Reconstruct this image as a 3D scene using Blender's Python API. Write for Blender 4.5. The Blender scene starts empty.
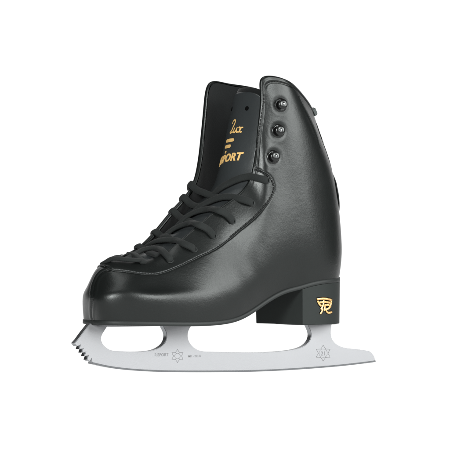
import bpy, bmesh, math, random
import numpy as np
from mathutils import Vector, Matrix
from mathutils.bvhtree import BVHTree
random.seed(4)
C = bpy.context.scene.collection
S = bpy.context.scene
MM = 0.001
TH = math.radians(33.0)            # yaw of the skate against the camera
CT, ST = math.cos(TH), math.sin(TH)
DIST = 3.0                          # camera distance, metres
CAMZ = 0.146                        # camera height

# ------------------------------------------------------------- camera
cam = bpy.data.cameras.new('camera'); co = bpy.data.objects.new('camera', cam); C.objects.link(co)
co.location = (0, -DIST, CAMZ); co.rotation_euler = (math.radians(90), 0, 0)
cam.sensor_width = 36; cam.lens = 36 * DIST / 0.450
cam.clip_start = 0.1; cam.clip_end = 100
S.camera = co
# ------------------------------------------------------------- world
w = bpy.data.worlds.new('World'); S.world = w; w.use_nodes = True
bg = w.node_tree.nodes['Background']
bg.inputs[0].default_value = (0.95, 1.0, 0.99, 1); bg.inputs[1].default_value = 0.03
S.view_settings.view_transform = 'Standard'; S.view_settings.look = 'None'
S.view_settings.exposure = 0; S.view_settings.gamma = 1

def area(name, loc, target, size, size_y, power, col=(1, 1, 1)):
    l = bpy.data.lights.new(name, 'AREA'); l.shape = 'RECTANGLE'; l.size = size; l.size_y = size_y
    l.energy = power; l.color = col
    o = bpy.data.objects.new(name, l); C.objects.link(o); o.location = loc
    o.rotation_euler = (Vector(target) - Vector(loc)).to_track_quat('-Z', 'Y').to_euler()
    return o
area('softbox_side', (1.35, -1.5, 0.80), (0, 0, 0.15), 0.5, 0.8, 33)
area('softbox_right', (2.0, -0.55, 0.70), (0, 0, 0.15), 1.0, 1.0, 42)
area('softbox_top', (-0.25, -0.35, 1.5), (0, 0, 0.1), 0.6, 0.5, 4)
area('softbox_front', (-0.62, -1.9, 0.62), (-0.05, 0, 0.1), 0.34, 0.50, 44)

# ------------------------------------------------------------- helpers
def tag(o, label=None, cat=None, group=None, kind=None):
    if label: o['label'] = label
    if cat: o['category'] = cat
    if group: o['group'] = group
    if kind: o['kind'] = kind
    return o

def P(px, py, wv):
    """point seen at (px,py) of the photograph, lying wv mm to the side of the skate's mid plane -> local metres"""
    a = (px - 225) * MM; wv = wv * MM
    s = (wv * ST + a * (1 + wv * CT / DIST)) / (CT - a * ST / DIST)
    y = s * ST + wv * CT
    z = CAMZ + (225 - py) * MM * (1 + y / DIST)
    return np.array([s, wv, z])

root = bpy.data.objects.new('ice_skate', None); C.objects.link(root)
root.rotation_euler = (0, 0, TH); root.empty_display_size = 0.05
tag(root, 'black leather figure skate with lacing, block heel and steel blade on white', 'ice skate')
RM = Matrix.Rotation(TH, 4, 'Z'); RI = RM.inverted()
CAML = RI @ Vector((0, -DIST, CAMZ))   # camera in skate space

def pixdir(px, py):
    v = Vector(((px - 225) * MM, DIST, (225 - py) * MM))
    return (RI.to_3x3() @ v).normalized()

def link(name, verts, faces, mat, parent=root, smooth=True):
    me = bpy.data.meshes.new(name)
    me.from_pydata([tuple(v) for v in verts], [], [tuple(f) for f in faces]); me.update()
    if smooth:
        for p in me.polygons: p.use_smooth = True
    me.materials.append(mat)
    o = bpy.data.objects.new(name, me); C.objects.link(o)
    if parent: o.parent = parent
    return o

def recalc(o):
    bm = bmesh.new(); bm.from_mesh(o.data); bmesh.ops.recalc_face_normals(bm, faces=bm.faces); bm.to_mesh(o.data); bm.free()
    return o

class MB:
    def __init__(s): s.v = []; s.f = []
    def add(s, v, f):
        n = len(s.v); s.v += [tuple(x) for x in v]; s.f += [tuple(i + n for i in q) for q in f]
    def build(s, name, mat, parent=root, smooth=True):
        return recalc(link(name, s.v, s.f, mat, parent, smooth))

def natspline(t, y, tq):
    """natural cubic spline, y (n,k)"""
    t = np.asarray(t, float); y = np.asarray(y, float); n = len(t); h = np.diff(t)
    A = np.zeros((n, n)); B = np.zeros((n,) + y.shape[1:])
    A[0, 0] = A[-1, -1] = 1
    for i in range(1, n - 1):
        A[i, i-1] = h[i-1]; A[i, i] = 2 * (h[i-1] + h[i]); A[i, i+1] = h[i]
        B[i] = 3 * ((y[i+1] - y[i]) / h[i] - (y[i] - y[i-1]) / h[i-1])
    c = np.linalg.solve(A, B.reshape(n, -1)).reshape(B.shape)
    k = np.clip(np.searchsorted(t, tq, side='right') - 1, 0, n - 2)
    sh = (-1,) + (1,) * (y.ndim - 1)
    hh = h[k].reshape(sh); dx = (np.asarray(tq) - t[k]).reshape(sh)
    b = (y[k+1] - y[k]) / hh - hh * (2 * c[k] + c[k+1]) / 3
    d = (c[k+1] - c[k]) / (3 * hh)
    return y[k] + b * dx + c[k] * dx**2 + d * dx**3

def curve(pts, n):
    p = np.array(pts, float); t = np.r_[0, np.cumsum(np.maximum(np.linalg.norm(np.diff(p, axis=0), axis=1), 1e-6))]
    fine = natspline(t, p, np.linspace(0, t[-1], n * 8))
    L = np.r_[0, np.cumsum(np.linalg.norm(np.diff(fine, axis=0), axis=1))]
    q = np.linspace(0, L[-1], n)
    return np.stack([np.interp(q, L, fine[:, i]) for i in range(p.shape[1])], 1)

def unit(v): return v / np.maximum(np.linalg.norm(v, axis=-1, keepdims=True), 1e-12)

def sweep(mb, path, ref, ra, rb, nseg=14, cap=True, power=1.0, mod=None):
    """tube of elliptical section (ra across, rb along ref) along path"""
    path = np.asarray(path); n = len(path)
    T = unit(np.gradient(path, axis=0)); R = np.broadcast_to(np.asarray(ref, float), path.shape)
    R = unit(R - (R * T).sum(1, keepdims=True) * T); B = np.cross(T, R)
    ra = np.broadcast_to(ra, n); rb = np.broadcast_to(rb, n)
    V = []; F = []
    for i in range(n):
        for k in range(nseg):
            a = 2 * math.pi * k / nseg; c, s_ = math.cos(a), math.sin(a)
            m = 1 + (mod(i, k) if mod else 0)
            V.append(path[i] + B[i] * ra[i] * m * math.copysign(abs(c)**power, c) + R[i] * rb[i] * m * math.copysign(abs(s_)**power, s_))
    for i in range(n - 1):
        for k in range(nseg):
            k2 = (k + 1) % nseg
            F.append((i*nseg+k, i*nseg+k2, (i+1)*nseg+k2, (i+1)*nseg+k))
    if cap:
        F.append(tuple(range(nseg))); F.append(tuple((n-1)*nseg + k for k in range(nseg)))
    mb.add(V, F)

def grid_faces(nu, nv, wrap=False):
    F = []
    for i in range(nu if wrap else nu - 1):
        i2 = (i + 1) % nu
        for j in range(nv - 1):
            F.append((i*nv+j, i2*nv+j, i2*nv+j+1, i*nv+j+1))
    return F

def lathe(mb, prof, loc, nrm, seg=32, up=(0, 0, 1)):
    n = Vector(nrm).normalized(); u = Vector(up); u = (u - n * u.dot(n)).normalized(); v = n.cross(u)
    V = []; F = []
    for (r, h) in prof:
        for k in range(seg):
            a = 2 * math.pi * k / seg
            V.append(Vector(loc) + n * h + (u * math.cos(a) + v * math.sin(a)) * max(r, 1e-6))
    for i in range(len(prof) - 1):
        for k in range(seg):
            k2 = (k + 1) % seg
            F.append((i*seg+k, i*seg+k2, (i+1)*seg+k2, (i+1)*seg+k))
    F.append(tuple(range(seg))); F.append(tuple((len(prof)-1)*seg + k for k in range(seg)))
    mb.add(V, F)

# ------------------------------------------------------------- materials
def mat(name, col, rough, metal=0.0, spec=0.5, bump=None, colvar=0.0, roughvar=0.0, coat=0.0, coatr=0.2, sheen=0.0):
    m = bpy.data.materials.new(name); m.use_nodes = True; nt = m.node_tree; N = nt.nodes; L = nt.links
    b = N['Principled BSDF']
    b.inputs['Base Color'].default_value = (*col, 1); b.inputs['Roughness'].default_value = rough
    b.inputs['Metallic'].default_value = metal
    if max(col) < 0.05: b.inputs['Specular Tint'].default_value = (0.95, 1.0, 0.98, 1)
    b.inputs['Specular IOR Level'].default_value = spec
    b.inputs['Coat Weight'].default_value = coat; b.inputs['Coat Roughness'].default_value = coatr
    b.inputs['Sheen Weight'].default_value = sheen; b.inputs['Sheen Roughness'].default_value = 0.5
    tc = N.new('ShaderNodeTexCoord')
    prev = None
    for (kind, scale, strength, dist) in (bump or []):
        if kind == 'voronoi':
            t = N.new('ShaderNodeTexVoronoi'); t.feature = 'DISTANCE_TO_EDGE'; out = t.outputs['Distance']
            t.inputs['Scale'].default_value = scale
        elif kind == 'wave':
            t = N.new('ShaderNodeTexWave'); t.inputs['Scale'].default_value = scale; out = t.outputs['Fac']
            t.inputs['Distortion'].default_value = 2; t.inputs['Detail'].default_value = 3
        else:
            t = N.new('ShaderNodeTexNoise'); t.inputs['Detail'].default_value = 4; out = t.outputs['Fac']
            t.inputs['Scale'].default_value = scale
        L.new(tc.outputs['Object'], t.inputs['Vector'])
        bp = N.new('ShaderNodeBump'); bp.inputs['Strength'].default_value = strength; bp.inputs['Distance'].default_value = dist
        L.new(out, bp.inputs['Height'])
        if prev: L.new(prev, bp.inputs['Normal'])
        prev = bp.outputs['Normal']
    if prev:
        L.new(prev, b.inputs['Normal'])
    if colvar or roughvar:
        t = N.new('ShaderNodeTexNoise'); t.inputs['Scale'].default_value = 22; t.inputs['Detail'].default_value = 5
        L.new(tc.outputs['Object'], t.inputs['Vector'])
        if colvar:
            mr = N.new('ShaderNodeMapRange'); mr.inputs['To Min'].default_value = 1 - colvar; mr.inputs['To Max'].default_value = 1 + colvar
            L.new(t.outputs['Fac'], mr.inputs['Value'])
            vm = N.new('ShaderNodeVectorMath'); vm.operation = 'SCALE'; vm.inputs[0].default_value = col
            L.new(mr.outputs[0], vm.inputs['Scale']); L.new(vm.outputs[0], b.inputs['Base Color'])
        if roughvar:
            mr = N.new('ShaderNodeMapRange'); mr.inputs['To Min'].default_value = rough - roughvar; mr.inputs['To Max'].default_value = rough + roughvar
            L.new(t.outputs['Fac'], mr.inputs['Value']); L.new(mr.outputs[0], b.inputs['Roughness'])
    return m

LEATHER = mat('black_leather', (0.0046, 0.0055, 0.0052), 0.34, spec=0.34, colvar=0.2, roughvar=0.06,
              bump=[('noise', 26, 0.12, 0.004), ('noise', 260, 0.06, 0.001), ('noise', 620, 0.13, 0.0005), ('noise', 1300, 0.14, 0.0003)])
LINING = mat('suede_lining', (0.010, 0.011, 0.011), 0.95, spec=0.05, bump=[('noise', 700, 0.6, 0.0006)], sheen=0.1)
TONGUE = mat('tongue_leather', (0.024, 0.0275, 0.0285), 0.33, spec=0.55, bump=[('noise', 40, 0.2, 0.003), ('noise', 1000, 0.2, 0.0003)])
RUBBER = mat('sole_edge_black', (0.016, 0.018, 0.0175), 0.5, spec=0.2, bump=[('noise', 300, 0.1, 0.0005)])
HEELM = mat('heel_stack_black', (0.0155, 0.0185, 0.0175), 0.55, spec=0.14, bump=[('noise', 260, 0.15, 0.0005)], colvar=0.12)
LACE = mat('black_lace', (0.0120, 0.0138, 0.0133), 0.8, spec=0.15, bump=[('noise', 1500, 0.7, 0.0005)], sheen=0.04)
THREAD = mat('grey_thread', (0.065, 0.07, 0.07), 0.7, spec=0.3)
THREADD = mat('black_thread', (0.006, 0.006, 0.006), 0.6, spec=0.3)
HOOKM = mat('black_enamel', (0.004, 0.004, 0.004), 0.24, spec=0.5)
KNOB = mat('dark_chrome', (0.22, 0.23, 0.23), 0.22, metal=1.0)
STEEL = mat('satin_steel', (0.262, 0.268, 0.276), 0.42, metal=0.45, spec=0.5, bump=[('noise', 1400, 0.18, 0.0002)], colvar=0.04)
EDGE = mat('ground_steel', (0.26, 0.27, 0.28), 0.35, metal=1.0, bump=[('noise', 900, 0.2, 0.0002)])
RUNM = mat('hollow_ground_steel', (0.10, 0.105, 0.11), 0.4, metal=0.8)
ETCH = mat('etched_mark', (0.12, 0.123, 0.126), 0.7, metal=0.0)
GOLD = mat('gold_foil', (0.85, 0.55, 0.20), 0.35, metal=0.3, bump=[('noise', 900, 0.5, 0.0004)])
GOLDL = mat('gold_metal', (0.78, 0.50, 0.20), 0.3, metal=0.8, bump=[('noise', 700, 0.7, 0.0006)])
TAPE = mat('grey_webbing', (0.07, 0.08, 0.078), 0.8, spec=0.2, bump=[('noise', 900, 0.5, 0.0004)])
HOLE = mat('hole_black', (0.002, 0.002, 0.002), 0.9, spec=0.05)

# ------------------------------------------------------------- added table and backdrop; emission keeps the surround plain white, without shadows
tm = bpy.data.materials.new('white_glow'); tm.use_nodes = True
tb = tm.node_tree.nodes['Principled BSDF']
tb.inputs['Base Color'].default_value = (0.08, 0.08, 0.08, 1); tb.inputs['Roughness'].default_value = 0.7
tb.inputs['Specular IOR Level'].default_value = 0.0
tb.inputs['Emission Color'].default_value = (1, 1, 1, 1); tb.inputs['Emission Strength'].default_value = 1.0
prof = [(-1.12, 0.0)] + [(0.6 + i * 0.05, 0.0) for i in range(3)]
prof += [(0.75 + 0.5 * math.sin(a), 0.5 - 0.5 * math.cos(a)) for a in np.linspace(0.1, math.pi/2, 14)] + [(1.25, 1.3)]
V = []; 
for x in (-0.9, 0.9):
    V += [(x, a, b) for a, b in prof]
n = len(prof)
table = link('added_glow_table', V, [(i, i+1, n+i+1, n+i) for i in range(n-1)], tm, None)
table['kind'] = 'structure'

# ------------------------------------------------------------- upper: control net (photo position, side offset mm)
NEAR = [
 [(91,320.5,0),(88,307,0),(88.5,289,0),(96,272,0),(105,264,0),(113,260,0)],
 [(101,320.5,-20),(99,307,-22),(100.5,290,-20.5),(106.5,274,-16),(114,265,-12),(124,260.5,-8)],
 [(120,321,-35),(119,307,-37),(120,289,-35.5),(124.5,275,-28.5),(131,266,-21),(140,261.5,-15)],
 [(150,321.5,-45),(150,307,-47.5),(150,290,-44.5),(152.5,275,-36.5),(156,264,-29),(161,256,-22)],
 [(184,322,-50),(184,308,-52),(184,289,-49.3),(183,271.5,-41.5),(181,257,-34),(179,243.5,-26)],
 [(216,321,-48),(216,308,-50.5),(215,286,-50),(211,262,-44),(206,242,-36),(201,225,-28)],
 [(241,315.5,-41),(242,303,-45),(242,278,-48),(237,248,-44),(231,223,-38),(224,207,-31)],
 [(263,302,-36),(265,289,-41),(265,262,-47),(261,225,-46),(257,200,-41),(249,184,-34)],
 [(287,289,-35),(289,277,-39),(289,245,-45),(281,195,-46),(268,155,-43),(258,132,-36.5)],
 [(300,285.5,-35),(301,272,-38.5),(301,240,-43.5),(293,187,-45),(277,134,-43.5),(261.5,101,-37.5)],
 [(312,282,-35),(313,268,-38),(313,235,-42),(304,180,-44),(284,116,-44),(262.5,81.5,-38)],
 [(330,279,-31),(331,266,-33),(331,234,-34),(322,177,-37),(303,118,-41),(283,79.5,-41)],
 [(339,277.5,-18),(340.5,265,-19),(340.5,235,-19.5),(333,178,-22),(316,128,-25),(300.5,91.5,-29)],
 [(335,276,0),(337,262,0),(337.5,233,0),(330.5,180,0),(317,137,0),(311,112,0)],
]
FAREDGE = {1:(116,258.5,8), 2:(123,255,15), 3:(134,249.5,22), 4:(146,240,27), 5:(157,228,30), 6:(175,207,33),
           7:(191,187,36), 8:(200,143,46), 9:(203.5,108,49), 10:(208,86,50), 11:(229,85,47)}
TOESHIFT = {1: 9.5, 2: 9.0, 3: 5.5, 4: 2.0}
near = np.array([[P(*p) for p in col] for col in NEAR])       # 14,6,3
cols = [near[i] for i in range(14)]
for i in range(12, 0, -1):
    m = near[i].copy(); m[:, 1] *= -1
    m[:, 0] += TOESHIFT.get(i, 0) * MM * np.array([0.45, 0.80, 0.90, 0.88, 1, 1])
    if i in FAREDGE:
        d = P(*FAREDGE[i]) - m[-1]
        wt = np.array([0, 0.02, 0.12, 0.38, 0.72, 1.0])[:, None]
        m = m + d * wt
    cols.append(m)
net = np.array(cols)            # 26,6,3 periodic
NC = len(net)
NPER = 44                       # mesh columns per control column
ucirc = np.linalg.norm(np.roll(net, -1, 0) - net, axis=2).mean(1)
uk = np.r_[0, np.cumsum(ucirc)]
K = 5
idx = np.arange(-K, NC + K + 1)
ukk = np.array([uk[i % NC] + uk[-1] * (i // NC) for i in idx])
ext = net[idx % NC]
NU = 1056
uq = np.linspace(0, uk[-1], NU, endpoint=False)
G = natspline(ukk, ext, uq)     # NU,6,3
vk = np.array([0, 0.07, 0.27, 0.56, 0.82, 1.0])
NV = 300
vq = np.linspace(0, 1, NV)
SURF = natspline(vk, G.transpose(1, 0, 2), vq).transpose(1, 0, 2)   # NU,NV,3

def normals(A, wrap=True):
    if wrap: du = np.roll(A, -1, 0) - np.roll(A, 1, 0)
    else: du = np.gradient(A, axis=0)
    dv = np.gradient(A, axis=1)
    return unit(np.cross(du, dv))
NRM = normals(SURF)
cen = np.array([0.05, 0, 0.12])
if (NRM[300, 150] * (SURF[300, 150] - np.array([SURF[300,150,0], 0, SURF[300,150,2]]))).sum() < 0: NRM = -NRM

def bvh_of(A, wrap=True):
    nu, nv = A.shape[:2]
    return BVHTree.FromPolygons([tuple(p) for p in A.reshape(-1, 3)], grid_faces(nu, nv, wrap))
BV = bvh_of(SURF[:, ::2][::2]); NVc = len(range(0, NV, 2))
def cast(px, py, bv=None):
    h = (bv or BV).ray_cast(CAML, pixdir(px, py))
    return h   # loc, normal, index, dist
def cast_near(px, py, bv=None):
    bv = bv or BV
    h = bv.ray_cast(CAML, pixdir(px, py))
    if h[0] is None:
        d = pixdir(px, py); h = bv.find_nearest(CAML + d * (DIST))
        for _ in range(4):
            t = (h[0] - CAML).dot(d); h = bv.find_nearest(CAML + d * t)
    n = h[1]
    if n.dot(CAML - h[0]) < 0: n = -n
    return np.array(h[0]), np.array(n)

# seam of the eyestay/quarter overlay, in photo positions
SEAM = [(105,266.5),(106.5,268.3),(109,270),(118,271),(127,272),(136,273.5),(146,274.5),(157,274.3),(166,272),(177,267.5),(188,262.5),(200,256.5),(209,252.5),
        (220,246),(231,238),(243,228),(256,217),(265,207),(272,197.5),(275,189.5),(274,182),(270,176),(262,171),(255,168.5),(251.5,168)]
TOESEAM = [(92,319),(91.5,312),(92.3,300),(93.5,290),(95.5,281),(99,275),(104,271),(109,270)]
def to_uv(px, py):
    h = cast(px, py)
    if h[0] is None: return None
    i, j = divmod(h[2], NVc - 1)
    return np.array([i * 2 + 1.0, j * 2 + 1.0])
def polyuv(pix, n):
    q = curve(pix, n); r = []
    for a, b in q:
        t = to_uv(a, b)
        if t is not None and (t[0] < NU // 2 or t[0] > NU * 0.8):
            if t[0] > NU * 0.8: t[0] -= NU
            r.append(t)
    r = np.array(r)
    k = np.ones(5) / 5
    if len(r) > 8:
        rr = np.stack([np.convolve(np.pad(r[:, c], 2, mode='edge'), k, 'valid') for c in (0, 1)], 1); r = rr
    return r
seam_uv = polyuv(SEAM, 160)
toe_uv = polyuv(TOESEAM, 60)
print('seam uv', seam_uv[0], seam_uv[-1], toe_uv[0], toe_uv[-1], len(seam_uv), len(toe_uv))

def surf_at(uv):
    u = int(round(uv[0])) % NU; v = int(np.clip(round(uv[1]), 0, NV - 1)); return SURF[u, v]
def dist_field(uvs, sub):
    """distance of sub (array of points (k,3)) to polyline"""
    pts = np.array([surf_at(q) for q in uvs]); d = np.full(len(sub), 1e9)
    for a, b in zip(pts[:-1], pts[1:]):
        ab = b - a; L = (ab**2).sum() + 1e-14
        t = np.clip(((sub - a) @ ab) / L, 0, 1)
        d = np.minimum(d, np.linalg.norm(sub - a - t[:, None] * ab, axis=1))
    return d
def in_poly(poly, U, Vv):
    ins = np.zeros(U.shape, bool); n = len(poly)
    for i in range(n):
        x1, y1 = poly[i]; x2, y2 = poly[(i+1) % n]
        c = ((y1 > Vv) != (y2 > Vv)) & (U < (x2 - x1) * (Vv - y1) / (y2 - y1 + 1e-12) + x1)
        ins ^= c
    return ins
UM = NU // 2 + 1     # near half columns 0..528
sub = SURF[:UM].reshape(-1, 3)
disp_near = np.zeros((UM, NV))
d1 = dist_field(seam_uv, sub).reshape(UM, NV); d2 = dist_field(toe_uv, SURF.reshape(-1, 3)).reshape(NU, NV)
Ug, Vg = np.meshgrid(np.arange(UM), np.arange(NV), indexing='ij')
poly = [(-5, NV + 5), (-5, seam_uv[0][1])] + [tuple(q) for q in seam_uv] + [(seam_uv[-1][0], NV + 5)]
ins = in_poly(poly, Ug, Vg)
step = np.clip(d1 / 0.0011, 0, 1); step = step * step * (3 - 2 * step)
disp_near += np.where(ins, 0.0012 * step, 0)
disp_near -= 0.0005 * np.exp(-(d1 / 0.0009)**2)
TOE = -0.0007 * np.exp(-(d2 / 0.0011)**2) + 0.0005 * np.exp(-((d2 - 0.0035) / 0.002)**2)   # groove with puffed lips
HOOKS = [(281, 105), (278.5, 131), (273.5, 157)]
hookpts = []
for px, py in HOOKS:
    p, nn = cast_near(px, py); hookpts.append((p, nn))
    d = np.linalg.norm(sub - p, axis=1).reshape(UM, NV)
    disp_near += 0.00022 * np.exp(-((d - 0.0100) / 0.0025)**2) - 0.0014 * np.exp(-(d / 0.0075)**2)
# rolled collar edge: groove a few mm under the rim on the shaft
rimdist = np.cumsum(np.linalg.norm(np.diff(SURF[:UM, ::-1], axis=1), axis=2), axis=1)
rimdist = np.concatenate([np.zeros((UM, 1)), rimdist], 1)[:, ::-1]
ucol = uq[:UM]
shaft = np.clip((ucol - uk[7]) / (uk[8] - uk[7]), 0, 1)[:, None]
disp_near -= shaft * 0.0006 * np.exp(-((rimdist - 0.0055) / 0.0013)**2)
disp_near += shaft * 0.0004 * np.exp(-((rimdist - 0.0030) / 0.002)**2)
# ankle creases, very soft
sx = sub[:, 0].reshape(UM, NV); sz = sub[:, 2].reshape(UM, NV)
amp = np.exp(-((sx + 0.01) / 0.05)**2 - ((sz - 0.095) / 0.05)**2)
disp_near += 0.0001 * amp * np.sin((sx * 0.8 + sz * 1.0) * 160 + 2 * np.sin(sx * 60))
DISP = np.zeros((NU, NV)); DISP[:UM] = disp_near
for i in range(UM, NU): DISP[i] = disp_near[(NU - i) % NU] * np.clip(rimdist[(NU - i) % NU] / 0.012, 0, 1)
DISP += TOE
DISP[:, :1] = 0
UP = SURF + NRM * DISP[..., None]
# rounded rim turning inwards, then lining
rim = []
TKN = 0.0052
En, Et = NRM[:, -1], unit(SURF[:, -1] - SURF[:, -4])
for k in range(1, 8):
    a = math.pi * k / 8
    rim.append(UP[:, -1] - En * (TKN / 2) * (1 - math.cos(a)) + Et * (TKN / 2) * math.sin(a))
rim = np.stack(rim, 1)
full = np.concatenate([UP, rim], 1)
upper = link('boot_upper', full.reshape(-1, 3), grid_faces(NU, full.shape[1], True), LEATHER)
recalc(upper)
INN = SURF - NRM * TKN
cutv = 60
lin = INN[::2, cutv:][:, ::-3]
lining = link('lining', lin.reshape(-1, 3), grid_faces(lin.shape[0], lin.shape[1], True), LINING)
# insole inside, closing the bottom
ins_loop = INN[::8, cutv]
insm = MB(); c0 = ins_loop.mean(0)
insm.add(list(ins_loop) + [c0], [(i, (i+1) % len(ins_loop), len(ins_loop)) for i in range(len(ins_loop))])
insm.build('insole', LINING)

# ------------------------------------------------------------- sole
edge = SURF[::6, 0].copy(); en = NRM[::6, 1].copy(); en[:, 2] = 0; en = unit(en)
SOLE_T = 0.0042
prof_s = [(-0.012, 0.0012), (-0.0006, 0.0012), (-0.0004, 0.0004), (0.0004, 0.0), (0.0009, -0.0004), (0.0010, -SOLE_T + 0.0006), (0.0006, -SOLE_T), (-0.004, -SOLE_T)]
rings = [edge + en * o + np.array([0, 0, h]) for o, h in prof_s]
nE = len(edge); V = np.concatenate(rings); F = []
for r in range(len(rings) - 1):
    for k in range(nE):
        F.append((r*nE+k, r*nE+(k+1) % nE, (r+1)*nE+(k+1) % nE, (r+1)*nE+k))
# bottom: strips between mirrored sides
half = nE // 2
last = (len(rings) - 1) * nE
for k in range(0, half):
    a, b = k, k + 1; a2, b2 = (nE - a) % nE, (nE - b) % nE
    q = [last + a, last + b, last + b2, last + a2]
    q = list(dict.fromkeys(q))
    if len(q) >= 3: F.append(tuple(q))
sole = recalc(link('outsole', V, F, RUBBER))
def sole_bottom(s):
    """z of the sole underside at position s (near edge)"""
    e = edge[:half]; return float(np.interp(s, e[:, 0], e[:, 2])) - SOLE_T

# ------------------------------------------------------------- heel
hb = P(302, 325, -34)[2]                      # heel bottom height
nb = P(302.5, 325, -35.5)[0]; fb = P(256.5, 325, 34)[0]
outl = []
e_near = edge[:half + 1] + en[:half + 1] * 0.0006; 
e_all = edge + en * 0.0006
near_pts = [p for p in e_near if p[0] > nb + 0.001]
far_pts = [p for p in e_all[half + 1:] if p[0] > fb + 0.001]
ni = np.interp(nb, e_near[:, 0], e_near[:, 1])
fe = e_all[half + 1:][::-1]; fi = np.interp(fb, fe[:, 0], fe[:, 1])
outl = [np.array([nb, ni, 0])] + near_pts + far_pts + [np.array([fb, fi, 0])]
nbst = 10
for k in range(1, nbst):     # breast, slightly concave
    t = k / nbst
    outl.append(np.array([fb + (nb - fb) * t + 0.003 * math.sin(math.pi * t), fi + (ni - fi) * t, 0]))
outl = np.array(outl)
no = len(outl)
cc = outl.mean(0)
def ring(z_of, sc):
    return [np.array([cc[0] + (p[0] - cc[0]) * sc, p[1] * sc, z_of(p)]) for p in outl]
top = ring(lambda p: sole_bottom(p[0]) - 0.00025, 1.0)
lv = [top]
for t in (0.5, 1.0):
    sc = 1 - 0.012 * t
    lv.append([np.array([cc[0] + (p[0] - cc[0]) * sc, p[1] * sc, (sole_bottom(p[0]) * (1 - t) + (hb + 0.0006) * t)]) for p in outl])
lv.append([np.array([cc[0] + (p[0] - cc[0]) * 0.975, p[1] * 0.975, hb]) for p in outl])
hm = MB(); V = [p for r in lv for p in r]; F = []
for r in range(len(lv) - 1):
    for k in range(no):
        F.append((r*no+k, r*no+(k+1) % no, (r+1)*no+(k+1) % no, (r+1)*no+k))
F.append(tuple(range(no))); F.append(tuple((len(lv)-1)*no + k for k in range(no)))
hm.add(V, F); heel = hm.build('heel', HEELM, smooth=False)
heel.data.polygons.foreach_set('use_smooth', [len(p.vertices) == 4 for p in heel.data.polygons])
try: heel.data.set_sharp_from_angle(angle=math.radians(30))
except Exception: pass
BVHEEL = BVHTree.FromObject(heel, bpy.context.evaluated_depsgraph_get()) if False else BVHTree.FromPolygons([v.co for v in heel.data.vertices], [tuple(p.vertices) for p in heel.data.polygons])

# ------------------------------------------------------------- blade
BT = 0.0035   # half thickness of the body
OUT = [(90,323.5),(86.5,328),(83,332.4),(80,336.5),(78,339.3),(74.4,343.3)]
teeth = [(76.6,346.2),(80.3,345.2),(79,349.2),(83,348.6),(81.6,352.8),(85.7,352.2),(84.2,356.2),(88.3,355.6),(86.8,359.8),(89.6,361.4),(91.6,358.8),(91.9,362)]
OUT += teeth
bottom = curve([(92,362.6),(100,364.5),(115,367.3),(130,369),(150,370.3),(180,371),(220,371),(260,370.3),(300,368.2),(340,365),(360,362.8),(375.4,360.8)], 60)
OUT += [tuple(q) for q in bottom]
OUT += [(374.6,357),(372,353)]
OUT += [tuple(q) for q in curve([(369.5,351.2),(366,350.5),(355,349),(343,347.3),(336,343.8),(332,338.5),(331,333),(331.4,327),(332,323.5)], 24)]
OUT += [(307,323.5)]
OUT += [tuple(q) for q in curve([(308.5,326.5),(310.8,332),(310.8,338),(307,344),(301,347.6),(294,349.6),(282,351.2),(264,352.4),(238,352.4),(210,351.8),(199,350.3),(192,345.7),(188.3,339),(188.3,332),(190.5,327.2),(193,323.5)], 60)]
OUT += [(162.5,323.5)]
OUT += [tuple(q) for q in curve([(164,328),(166.2,332.5),(166.7,337.7),(164.7,343),(160,347.3),(154,350),(146,351.3),(133,351.8),(120,351.3),(110,349.8),(104.5,346),(101.5,341),(101.5,336.5),(103.7,332),(107,327),(109,323.5)], 44)]
outline = np.array([P(a, b, -3.5) for a, b in OUT]); outline[:, 1] = 0
# keep it simple: remove near duplicate points
keep = [0]
for i in range(1, len(outline)):
    if np.linalg.norm(outline[i] - outline[keep[-1]]) > 0.0004: keep.append(i)
outline = outline[keep]
def plate(name, ol, hthick, m, bev=0.0005, parent=root):
    bm = bmesh.new(); vs = [bm.verts.new((p[0], -hthick, p[2])) for p in ol]
    f = bm.faces.new(vs); r = bmesh.ops.extrude_face_region(bm, geom=[f])
    for e in r['geom']:
        if isinstance(e, bmesh.types.BMVert): e.co.y = hthick
    bmesh.ops.recalc_face_normals(bm, faces=bm.faces)
    if bev:
        ed = [e for e in bm.edges if abs(e.verts[0].co.y - e.verts[1].co.y) < 1e-7]
        bmesh.ops.bevel(bm, geom=ed, offset=bev, segments=2, affect='EDGES', clamp_overlap=True)
    bm.normal_update()
    for f in bm.faces:
        if abs(f.normal.y) < 0.5: f.material_index = 1
    me = bpy.data.meshes.new(name); bm.to_mesh(me); bm.free(); me.materials.append(m); me.materials.append(EDGE)
    for p in me.polygons: p.use_smooth = True
    me.set_sharp_from_angle(angle=math.radians(28))
    o = bpy.data.objects.new(name, me); C.objects.link(o); o.parent = parent
    return o
blade = plate('blade', outline, BT, STEEL)
# ground running edge: thinner strip with a dark line above it
bt = np.array([P(a, b, -3.5) for a, b in bottom]); bt[:, 1] = 0
up = bt.copy(); up[:, 2] += 0.0003
run = MB()
ol = np.concatenate([bt - [0, 0, 0.0012], up[::-1]])
runner = plate('runner_edge', ol, 0.0041, RUNM, bev=0.0002, parent=blade)
def z_lift():
    return min((bt - [0, 0, 0.0012])[:, 2])
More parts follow.
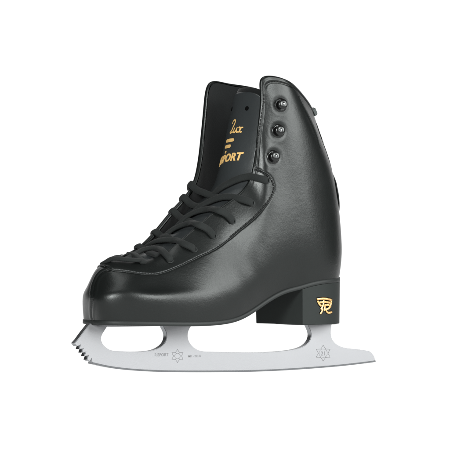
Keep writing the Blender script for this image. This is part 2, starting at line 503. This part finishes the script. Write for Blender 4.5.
# mounting plates
def slab(name, s0, s1, hw0, hw1, z0, z1, m, parent, rad=0.006):
    mb = MB(); pts = []
    ln = s1 - s0
    for k in range(40):
        a = 2 * math.pi * k / 40; c, s_ = math.cos(a), math.sin(a)
        x = (s0 + s1) / 2 + ln / 2 * math.copysign(abs(c)**0.35, c); t = (x - s0) / ln
        hw = hw0 * (1 - t) + hw1 * t
        pts.append((x, hw * math.copysign(abs(s_)**0.35, s_)))
    V = [(x, y, z0(x)) for x, y in pts] + [(x, y, z1(x)) for x, y in pts]; N_ = 40
    F = [tuple(range(N_)), tuple(range(N_, 2*N_))] + [(k, (k+1) % N_, N_+(k+1) % N_, N_+k) for k in range(N_)]
    mb.add(V, F); return mb.build(name, m, parent, smooth=False)
zsb = sole_bottom(-0.1)
slab('mounting_plate', -0.150, -0.035, 0.022, 0.036, lambda x: zsb - 0.0006, lambda x: zsb + 0.001, STEEL, blade)
slab('mounting_plate', nb + 0.004, 0.125, 0.026, 0.022, lambda x: hb - 0.0006, lambda x: hb + 0.002, STEEL, blade)

# ------------------------------------------------------------- tongue
TC = [(242,92,0),(238.5,110,0),(234,130,0),(229.5,150,0),(225.5,168,0),(221,183,0),(210,199.5,0),(199,212.5,0),(182,229,0),(165,243,0),(150,252,0),(134,257,0),(118,259,0),(108,264,0)]
TWD = [27,29,30,30,31,32,32,31,29,27,23,17,11,7]       # half widths mm
TSG = [8,10,11,12,12.5,12,10,9,8,7,5,3,2,1.5]              # sagitta mm
tc = np.array([P(*q) for q in TC])
tpar = np.r_[0, np.cumsum(np.linalg.norm(np.diff(tc, axis=0), axis=1))]
NB_, NA_ = 160, 61
tb_ = np.linspace(0, tpar[-1], NB_)
tcc = natspline(tpar, tc, tb_)
twd = np.interp(tb_, tpar, TWD) * MM; tsg = np.interp(tb_, tpar, TSG) * MM
ttan = unit(np.gradient(tcc, axis=0))           # downwards
tout = np.stack([ttan[:, 2], 0 * ttan[:, 0], -ttan[:, 0]], 1)
tout = np.where((tout[:, :1] > 0), -tout, tout)   # forwards (towards -s)
def tongue_pt(b, a, off=0.0):
    """b arc length from the top (m), a in -1..1 across"""
    c = np.array([np.interp(b, tb_, tcc[:, k]) for k in range(3)]); o = unit(np.array([np.interp(b, tb_, tout[:, k]) for k in range(3)]))
    wd = np.interp(b, tb_, twd); sg = np.interp(b, tb_, tsg)
    p = c + np.array([0, a * wd, 0]) - o * sg * a * a
    nn = unit(o * wd + np.array([0, 2 * sg * a, 0]))
    skew = (max(a, 0)**1.3 * wd * 0.20 + min(a, 0) * wd * 0.12) * np.clip((b - 0.105) / 0.02, 0, 1) * np.clip((tpar[-1] - b) / 0.05, 0, 1)   # inner side of the instep is higher
    return p + nn * off + o * skew
# rounded top corners: shorten near |a|=1
A_ = np.linspace(-1, 1, NA_)
TT = np.zeros((NA_, NB_, 3))
for i, a in enumerate(A_):
    b0 = 0.010 * (1 - math.sqrt(max(0, 1 - min(1, abs(a))**4)))
    for j in range(NB_):
        b = b0 + (tb_[-1] - b0) * j / (NB_ - 1)
        TT[i, j] = tongue_pt(b, a)
Tn = normals(TT, False)
if (Tn[NA_//2, 20] * tout[20]).sum() < 0: Tn = -Tn
def shell(name, A, Nn, th, m, parent=root):
    """closed thin solid from a grid"""
    nu, nv = A.shape[:2]; B = A - Nn * th
    V = np.concatenate([A.reshape(-1, 3), B.reshape(-1, 3)]); o = nu * nv; F = grid_faces(nu, nv); F += [tuple(i + o for i in q[::-1]) for q in grid_faces(nu, nv)]
    bd = [(i, 0) for i in range(nu)] + [(nu-1, j) for j in range(1, nv)] + [(i, nv-1) for i in range(nu-2, -1, -1)] + [(0, j) for j in range(nv-2, 0, -1)]
    bd = [i * nv + j for i, j in bd]
    for k in range(len(bd)):
        a, b = bd[k], bd[(k+1) % len(bd)]; F.append((a, b, b + o, a + o))
    return recalc(link(name, V, F, m, parent))
tongue = shell('tongue', TT, Tn, 0.002, TONGUE)
# padded backing, a little larger
TP = np.zeros((31, 60, 3))
for i, a in enumerate(np.linspace(-1.0, 1.0, 31)):
    b0 = -0.0055 + 0.010 * (1 - math.sqrt(max(0, 1 - abs(a)**4)))
    for j in range(60):
        b = b0 + 0.16 * j / 59
        q = tongue_pt(max(b, 0), a, -0.0024)
        if b < 0: q = q - ttan[0] * (-b)
        TP[i, j] = q
TPn = normals(TP, False)
if (TPn[15, 20] * tout[20]).sum() < 0: TPn = -TPn
shell('tongue_padding', TP, TPn, 0.006, LINING)
BVT = BVHTree.FromPolygons([tuple(p) for p in TT.reshape(-1, 3)], grid_faces(NA_, NB_))
# two punched holes
for px, py in ((232, 109), (247, 108.5)):
    h = BVT.ray_cast(CAML, pixdir(px, py))
    if h[0]:
        n = h[1] if h[1].dot(CAML - h[0]) > 0 else -h[1]
        mb = MB(); lathe(mb, [(0.0023, 0.0002), (0.0023, 0.00045), (0.0010, 0.0003), (0.0001, 0.00025)], h[0], n, 20)
        mb.build('tongue_hole', HOLE, tongue)
# text helper -> flat outlines as mesh, mapped by a function
def text_mesh(body, size, shear=0.0, bold=0.0, spacing=1.0):
    c = bpy.data.curves.new('t', 'FONT'); c.body = body; c.size = size; c.shear = shear; c.offset = bold; c.space_character = spacing
    c.align_x = 'CENTER'; c.resolution_u = 3; c.fill_mode = 'BOTH'; c.extrude = 0.0002
    o = bpy.data.objects.new('t', c); C.objects.link(o)
    dg = bpy.context.evaluated_depsgraph_get(); dg.update()
    me = bpy.data.meshes.new_from_object(o.evaluated_get(dg))
    bm = bmesh.new(); bm.from_mesh(me)
    bmesh.ops.triangulate(bm, faces=bm.faces)
    bmesh.ops.subdivide_edges(bm, edges=[e for e in bm.edges if e.calc_length() > size * 0.12], cuts=2, use_grid_fill=False)
    v = [tuple(x.co) for x in bm.verts]; f = [tuple(x.index for x in p.verts) for p in bm.faces]
    bm.free(); bpy.data.objects.remove(o)
    return v, f
def on_tongue(v, bc, rot=0.0, ac=0.0):
    out = []
    for x, y, z in v:
        X = x * math.cos(rot) - y * math.sin(rot); Y = x * math.sin(rot) + y * math.cos(rot)
        b = bc - Y; wd = np.interp(b, tb_, twd)
        out.append(tongue_pt(b, ac - X / wd, 0.0003 + z))
    return out
def foil(name, v, f, bc, rot=0.0, ac=0.0):
    return recalc(link(name, on_tongue(v, bc, rot, ac), f, GOLD, tongue, smooth=False))
def b_of_y(py):   # arc position on the tongue centre seen at photo height py
    return float(np.interp(py, [q[1] for q in TC], tpar))
def script_word(name, strokes, r, bc, ac):
    mb = MB()
    for st in strokes:
        q = np.array([(x * MM, y * MM, 0.0002) for x, y in st]); c = curve(q * [1.15, 1.12, 1], 24)
        sweep(mb, c, (0, 0, 1), r * (0.65 + 0.5 * np.sin(np.linspace(0.3, 2.8, 24))), 0.0001, 8)
    return foil(name, mb.v, mb.f, bc, 0.05, ac)
LUX = [[(-8.5,8.5),(-7,11.5),(-4.5,11.8),(-4,9.5),(-6,5),(-8,1.5),(-9.5,.3),(-8.5,-.3),(-6,.6),(-3.5,0)],
       [(-3,4.5),(-3.6,1.5),(-2.6,0),(-1,1.2),(.6,4.8)], [(.6,4.8),(0,1.3),(.9,0),(2.4,1)],
       [(2.2,4.2),(3.6,4.8),(4.2,2.5),(5,.2),(6.8,.6)], [(7.4,4.4),(5.8,4.4),(4.4,2.4),(2.8,.2),(1.8,.4)]]
script_word('lettering', LUX, 0.0007, b_of_y(132.5), -0.16)
v, f = text_mesh('RISPORT', 0.0112, shear=0.25, bold=0.00035, spacing=1.02); foil('lettering', v, f, b_of_y(162), 0.13, 0.11)
# bar emblem
def bars(name):
    mb = MB()
    for (x0, x1, y, hh) in ((-0.0125, 0.0035, 0.004, 0.0018), (-0.0125, 0.0, -0.0022, 0.0018), (-0.0095, -0.0062, -0.008, 0.0014)):
        n = 24; V = []
        cx, hx = (x0 + x1) / 2, (x1 - x0) / 2
        for k in range(n):
            a = 2 * math.pi * k / n; c, s_ = math.cos(a), math.sin(a)
            V.append((cx + hx * math.copysign(abs(c)**0.4, c) , y + hh * math.copysign(abs(s_)**0.5, s_)))
        V2 = [(x, yy, 0.0002) for x, yy in V] + [(cx, y, 0.0002)]
        mb.add(V2, [(k, (k+1) % n, n) for k in range(n)])
    return mb
mb = bars('x'); foil('emblem', mb.v, mb.f, b_of_y(144), 0.05, -0.04)

# ------------------------------------------------------------- hooks and eyelets
def hook(p, nn):
    base = MB()
    lathe(base, [(0.0072, -0.001), (0.0072, 0.0004), (0.0065, 0.0011), (0.0050, 0.0013), (0.0034, 0.0010), (0.0026, 0.0016), (0.0024, 0.004), (0.0026, 0.0046)], p, nn)
    b = base.build('lace_hook', HOOKM)
    hd = MB(); up_ = np.array([0, 0, 1.0]); up_ -= nn * (up_ @ nn); up_ = unit(up_)
    q = p + nn * 0.0040 + up_ * 0.0004
    lathe(hd, [(0.0024, 0.0), (0.0048, 0.0003), (0.0053, 0.0010), (0.0050, 0.0017), (0.0039, 0.0023), (0.0022, 0.0026), (0.0003, 0.0027)], q, nn)
    hd.build('hook_head', HOOKM, b)
    kn = MB(); lathe(kn, [(0.0018, 0.0), (0.0019, 0.0004), (0.0014, 0.0008), (0.0007, 0.0010), (0.0002, 0.0011)], q + nn * 0.0024, nn)
    kn.build('rivet', KNOB, b)
for p, nn in hookpts:
    hook(p - nn * 0.0012, nn)
    pm = p * [1, -1, 1]
    hh = BV.find_nearest(Vector(pm)); m_ = np.array(hh[1])
    if m_[1] < 0: m_ = -m_
    hook(np.array(hh[0]) - m_ * 0.0005, m_)
BVU = BVHTree.FromPolygons([tuple(p) for p in UP[::2, ::2].reshape(-1, 3)], grid_faces(NU//2, NVc, True))
EYE = [(266.5,180.5),(251.5,203),(232.5,221),(213.5,236),(194,249.5),(170,260.5)]
def eyelet(p, nn):
    mb = MB(); r0, r1 = 0.0022, 0.0036; prof = []
    for k in range(0, 9):
        a = math.pi * k / 8; prof.append(((r0 + r1) / 2 + (r1 - r0) / 2 * math.cos(a), 0.0007 * math.sin(a)))
    prof.append((r0, -0.001)); prof.append((0.0001, -0.0003))
    lathe(mb, prof, p + nn * 0.0002, nn, 24); mb.build('eyelet', RUBBER)
eyes = []
for px, py in EYE:
    p, nn = cast_near(px, py, BVU); eyes.append((p, nn)); eyelet(p, nn)
    hh = BVU.find_nearest(Vector(p * [1, -1, 1])); m_ = np.array(hh[1])
    if m_[1] < 0: m_ = -m_
    eyelet(np.array(hh[0]), m_)

# ------------------------------------------------------------- laces
UT_v = [tuple(p) for p in UP[::2, ::2].reshape(-1, 3)]; o_ = len(UT_v)
UT_f = grid_faces(NU//2, NVc, True)
UT_v2 = UT_v + [tuple(p) for p in TT.reshape(-1, 3)]; UT_f2 = UT_f + [tuple(i + o_ for i in q) for q in grid_faces(NA_, NB_)]
BVA = BVHTree.FromPolygons(UT_v2, UT_f2)
lace = MB()
def strand(pix, lift, start=None, end=None, r=(0.0036, 0.0018)):
    pts = []; rf = []
    for k, (px, py) in enumerate(pix):
        p, nn = cast_near(px, py, BVA)
        l = lift[k] if isinstance(lift, (list, tuple)) else lift
        pts.append(p + nn * l * MM); rf.append(nn)
    # smooth the depth so the strand spans gaps instead of sagging
    pts = np.array(pts); rf = np.array(rf)
    if start is not None:
        start = np.atleast_2d(start); pts = np.vstack([start, pts]); rf = np.vstack([np.repeat(rf[:1], len(start), 0), rf])
    if end is not None: pts = np.vstack([pts, end]); rf = np.vstack([rf, rf[-1:]])
    n = 110; path = curve(pts, n); R = np.stack([np.interp(np.linspace(0, 1, n), np.linspace(0, 1, len(rf)), rf[:, k]) for k in range(3)], 1)
    kk = np.ones(7) / 7
    R = np.stack([np.convolve(np.pad(R[:, c], 3, mode='edge'), kk, 'valid') for c in range(3)], 1)
    sweep(lace, path, R, r[0], r[1], 16, power=0.8, mod=lambda i, k: 0.035 * math.sin((i * 2.1 + k * math.pi / 2)) + 0.02 * math.sin(i * 2.1 - k * math.pi / 2))
NS = [
 [(266,180.5),(259,178.5),(250,178),(241,180),(232,184.5),(224,189.5),(216,194),(208,198)],
 [(251,203),(244,201),(235,199.5),(225,199.5),(214,203),(203,209),(193,215),(186,219)],
 [(232,221),(227,216),(219,212.5),(209,212),(198,215),(188,220.5),(178,228),(172,233)],
 [(213,236),(208,231),(199,227),(190,226.5),(180,230),(171,235.5),(162,242),(156,246)],
 [(193.5,249.5),(186,246),(176,243.5),(166,243.5),(156,245.5),(147,248),(139,250.5)],
 [(170,260.5),(166,256),(159,252.5),(151,252),(142,254.5),(133,257.5),(125,259)],
]
FS = [
 [(190,184),(194,187.5),(202,192),(212,196),(222,199.5)],
 [(182.5,197),(188,201.5),(196,206),(206,209)],
 [(172,210.5),(177,214.5),(184,219),(192,223)],
 [(154.5,231.5),(160,235),(167,239.5),(174,243)],
 [(138,246),(143,249.5),(150,253),(158,256.5)],
 [(107,262),(113,261),(122,261.5),(133,262.5),(142,262)],
 [(116,258),(124,256),(131,256.5),(138,260),(144,264)],
]
for k, pix in enumerate(FS):
    fx, fy = pix[0]
    if k < 5:
        wv = [37, 35.5, 34, 30.5, 25.5][k]
        a = [P(fx + 6, fy + 8, wv + 13), P(fx - 0.3, fy + 3.0, wv + 4), P(fx + 0.6, fy - 0.2, wv - 5), P(*pix[1], wv - 11)]
        e, en_ = cast_near(*pix[-1], BVA); e = e + en_ * 0.0012; w0, w1 = wv - 11, e[1] / MM; m_ = len(pix) - 1
        for q in range(2, m_):
            pt = P(*pix[q], w0 + (w1 - w0) * (q - 1) / (m_ - 1)); h_, n_ = cast_near(*pix[q], BVA); h_ = h_ + n_ * 0.0042
            a.append(h_ if np.linalg.norm(h_ - np.array(CAML)) < np.linalg.norm(pt - np.array(CAML)) else pt)
        strand(pix[-1:], 1.2, start=np.array(a))
    else:
        st = P(fx + 0.5, fy + 1.5, 20)
        strand(pix, [1.0] + [2.6] * (len(pix) - 2) + [1.5], start=st)
for k, pix in enumerate(NS):
    p, nn = eyes[k]
    strand(pix, [1.2, 2.6] + [4.3] * (len(pix) - 4) + [2.0, -0.5], start=p - nn * 0.0015)
lace.build('shoelace', LACE)

# ------------------------------------------------------------- stitching
def stitches(mb, pix, pitch=0.0030, ln=0.0021, r=0.00038, bv=None, off=0.0001, n=400):
    pts = []; nn = []
    for a, b in curve(pix, n):
        h = (bv or BVU).ray_cast(CAML, pixdir(a, b))
        if h[0] is None: continue
        q = h[1] if h[1].dot(CAML - h[0]) > 0 else -h[1]
        pts.append(np.array(h[0])); nn.append(np.array(q))
    pts = np.array(pts); nn = np.array(nn)
    L = np.r_[0, np.cumsum(np.linalg.norm(np.diff(pts, axis=0), axis=1))]
    m = int(L[-1] / pitch)
    for k in range(m):
        a = k * pitch; q = [np.array([np.interp(t, L, pts[:, c]) for c in range(3)]) for t in np.linspace(a, a + ln, 5)]
        no_ = unit(np.array([np.interp(a + ln/2, L, nn[:, c]) for c in range(3)]))
        q = [x + no_ * (off + r * 0.9 * math.sin(math.pi * i / 4)) for i, x in enumerate(q)]
        sweep(mb, q, no_, r, r, 6)
def offs(pix, d):
    p = curve(pix, 60); t = unit(np.gradient(p, axis=0)); nrm = np.stack([t[:, 1], -t[:, 0]], 1); return p + nrm * d
mb = MB(); stitches(mb, offs(SEAM[3:15], 1.4)); s1 = mb.build('stitching', THREAD)
s1['label'] = 'pale grey thread along the vamp seam'
mb = MB()
stitches(mb, offs(SEAM[14:], 1.6), pitch=0.0036, ln=0.0024, r=0.0006)
stitches(mb, [(251.5,176),(254.5,160),(258,140),(260.5,120),(263,104),(264.5,91)], pitch=0.0036, ln=0.0024, r=0.0005)
stitches(mb, [(265,84.5),(272,81.8),(280,81.5),(288,83.8),(294,89)], pitch=0.0036, ln=0.0024, r=0.00035)
mb.build('stitching', THREADD)['label'] = 'black thread along the eyestay and collar edge'

# ------------------------------------------------------------- back details
def along_back(pix, name, m, r, wv):
    mb = MB(); pts = [P(a, b, wv) for a, b in pix]
    path = curve(pts, 50)
    out = []; rf = []
    for p in path:
        h = BVU.find_nearest(Vector(p)); n = np.array(h[1])
        if n[0] < 0: n = -n
        out.append(np.array(h[0]) - n * 0.0002); rf.append(n)
    tp = np.sin(np.linspace(0.05, math.pi - 0.05, len(out)))**0.5
    sweep(mb, out, np.array(rf), r[0] * tp, r[1] * tp, 16)
    return mb.build(name, m)
along_back([(311,114),(315,124),(321,140),(328,165),(332,182)], 'backstay', LEATHER, (0.008, 0.0013), -4)
along_back([(333,172),(336,188),(339,205),(340.5,212)], 'tendon_pad', RUBBER, (0.010, 0.0018), -8)
# collar piping along the rear edge seen beside the backstay
mb = MB()
pth = []
rfn = []
for a, b in curve([(299,96),(303,105),(308,115),(313,126),(317,136),(320.5,148)], 40):
    h = BVU.ray_cast(CAML, pixdir(a, b))
    if h[0] is None: continue
    n = h[1] if h[1].dot(CAML - h[0]) > 0 else -h[1]
    pth.append(np.array(h[0])); rfn.append(np.array(n))
if len(pth) > 5:
    rr = 0.0011 * np.sin(np.linspace(0.12, math.pi - 0.12, len(pth)))**0.5
    sweep(mb, np.array(pth), np.array(rfn), rr, rr, 12); mb.build('piping', LEATHER)
# pull tab
mb = MB(); a = P(311, 113, -4); b = P(315, 107, -4)
for k, (s0, w0, h0) in enumerate([(0.0045, 0.007, 0.0045)]):
    bm = bmesh.new(); bmesh.ops.create_cube(bm, size=1)
    for v_ in bm.verts: v_.co = Vector((v_.co.x * 0.0055, v_.co.y * 0.012, v_.co.z * 0.0085))
    bmesh.ops.bevel(bm, geom=bm.edges[:], offset=0.0012, segments=3, affect='EDGES')
    bmesh.ops.rotate(bm, verts=bm.verts, cent=(0, 0, 0), matrix=Matrix.Rotation(math.radians(-28), 3, 'Y'))
    bmesh.ops.translate(bm, verts=bm.verts, vec=Vector(P(311.8, 112, -3)))
    me = bpy.data.meshes.new('pull_tab'); bm.to_mesh(me); bm.free(); me.materials.append(TAPE)
    o = bpy.data.objects.new('pull_tab', me); C.objects.link(o); o.parent = root

# ------------------------------------------------------------- heel emblem (gold)
def ribbon_on(mb, pts, wid, bv, off, thick):
    p3 = []; nr = []
    for a, b in (curve(pts, 14) if len(pts) > 2 else [np.array(pts[0]) + (np.array(pts[1]) - np.array(pts[0])) * t for t in np.linspace(0, 1, 6)]):
        h = bv.ray_cast(CAML, pixdir(a, b))
        if h[0] is None: continue
        n = h[1] if h[1].dot(CAML - h[0]) > 0 else -h[1]
        p3.append(np.array(h[0]) + np.array(n) * off); nr.append(np.array(n))
    if len(p3) > 2: sweep(mb, np.array(p3), np.array(nr), wid, thick, 8)
back = MB(); mark = MB()
EMB = [[(316.5,299.3),(324,298.6),(331.5,300)],[(317.5,300.8),(319,304),(321,306)],[(319,302.5),(325,302),(331,303)],[(323.5,300),(322.5,306),(320.5,309.5)],
       [(331,301),(330.5,304.5),(329,306.5)],[(324,305.5),(328,305),(330.5,306.5)],[(322.5,308.5),(321.5,311.5),(320,314)],[(323.5,309.5),(328,308.5),(329.8,306.8)],
       [(325.5,309.5),(327.5,312.5),(331.5,312)],[(324.8,306),(324,311)]]
for st in EMB:
    ribbon_on(back, st, 0.0017, BVHEEL, 0.0001, 0.0003); ribbon_on(mark, st, 0.00115, BVHEEL, 0.0005, 0.0005)
e_ = back.build('emblem', HOLE, heel); mark.build('emblem', GOLDL, heel)

# ------------------------------------------------------------- blade engravings
def etch(mb, pts, wid=0.00022, closed=False):
    q = [P(a, b, -3.5) for a, b in pts]
    if closed: q.append(q[0])
    for a, b in zip(q[:-1], q[1:]):
        a = a.copy(); b = b.copy(); a[1] = b[1] = -BT - 0.00003
        sweep(mb, [a, (a + b) / 2, b], (0, -1, 0), wid, 0.00005, 6)
def star(cx, cy, R, npt, inner, rot=0.0):
    return [(cx + (R if k % 2 == 0 else R * inner) * math.sin(math.pi * k / npt + rot), cy - (R if k % 2 == 0 else R * inner) * math.cos(math.pi * k / npt + rot)) for k in range(2 * npt)]
mb = MB()
etch(mb, star(323.2, 353.2, 8.0, 6, 0.60), closed=True)
etch(mb, [(323.2 + 4.2 * math.cos(a), 353.2 + 4.2 * math.sin(a)) for a in np.linspace(0, 2*math.pi, 20)][:-1], 0.00015, closed=True)
mb.build('engraving', ETCH, blade); mb = MB()
etch(mb, star(177.5, 356, 6.5, 6, 0.62), closed=True)
etch(mb, [(177.5 + 2.8 * math.cos(a), 356 + 2.8 * math.sin(a)) for a in np.linspace(0, 2*math.pi, 16)][:-1], closed=True)
mb.build('engraving', ETCH, blade)
def blade_text(body, size, px, py, bold=0.0):
    v, f = text_mesh(body, size, bold=bold); c = P(px, py, -3.5)
    vv = [(c[0] + x, -BT - 0.00006 - z * 0.1, c[2] + y) for x, y, z in v]
    return recalc(link('engraving', vv, f, ETCH, blade, smooth=False))
blade_text('RISPORT', 0.0042, 161.5, 356.2, 0.00003)
blade_text('MK - 263 R', 0.0032, 194.5, 357.2, 0.00002)
blade_text('21', 0.0058, 323.2, 355.3, 0.00004)

# everything rests on the table
root.location = (0, 0, 0)
zmin = z_lift()
print('lowest', zmin)
table.location.z = zmin
S.render.engine = 'CYCLES'
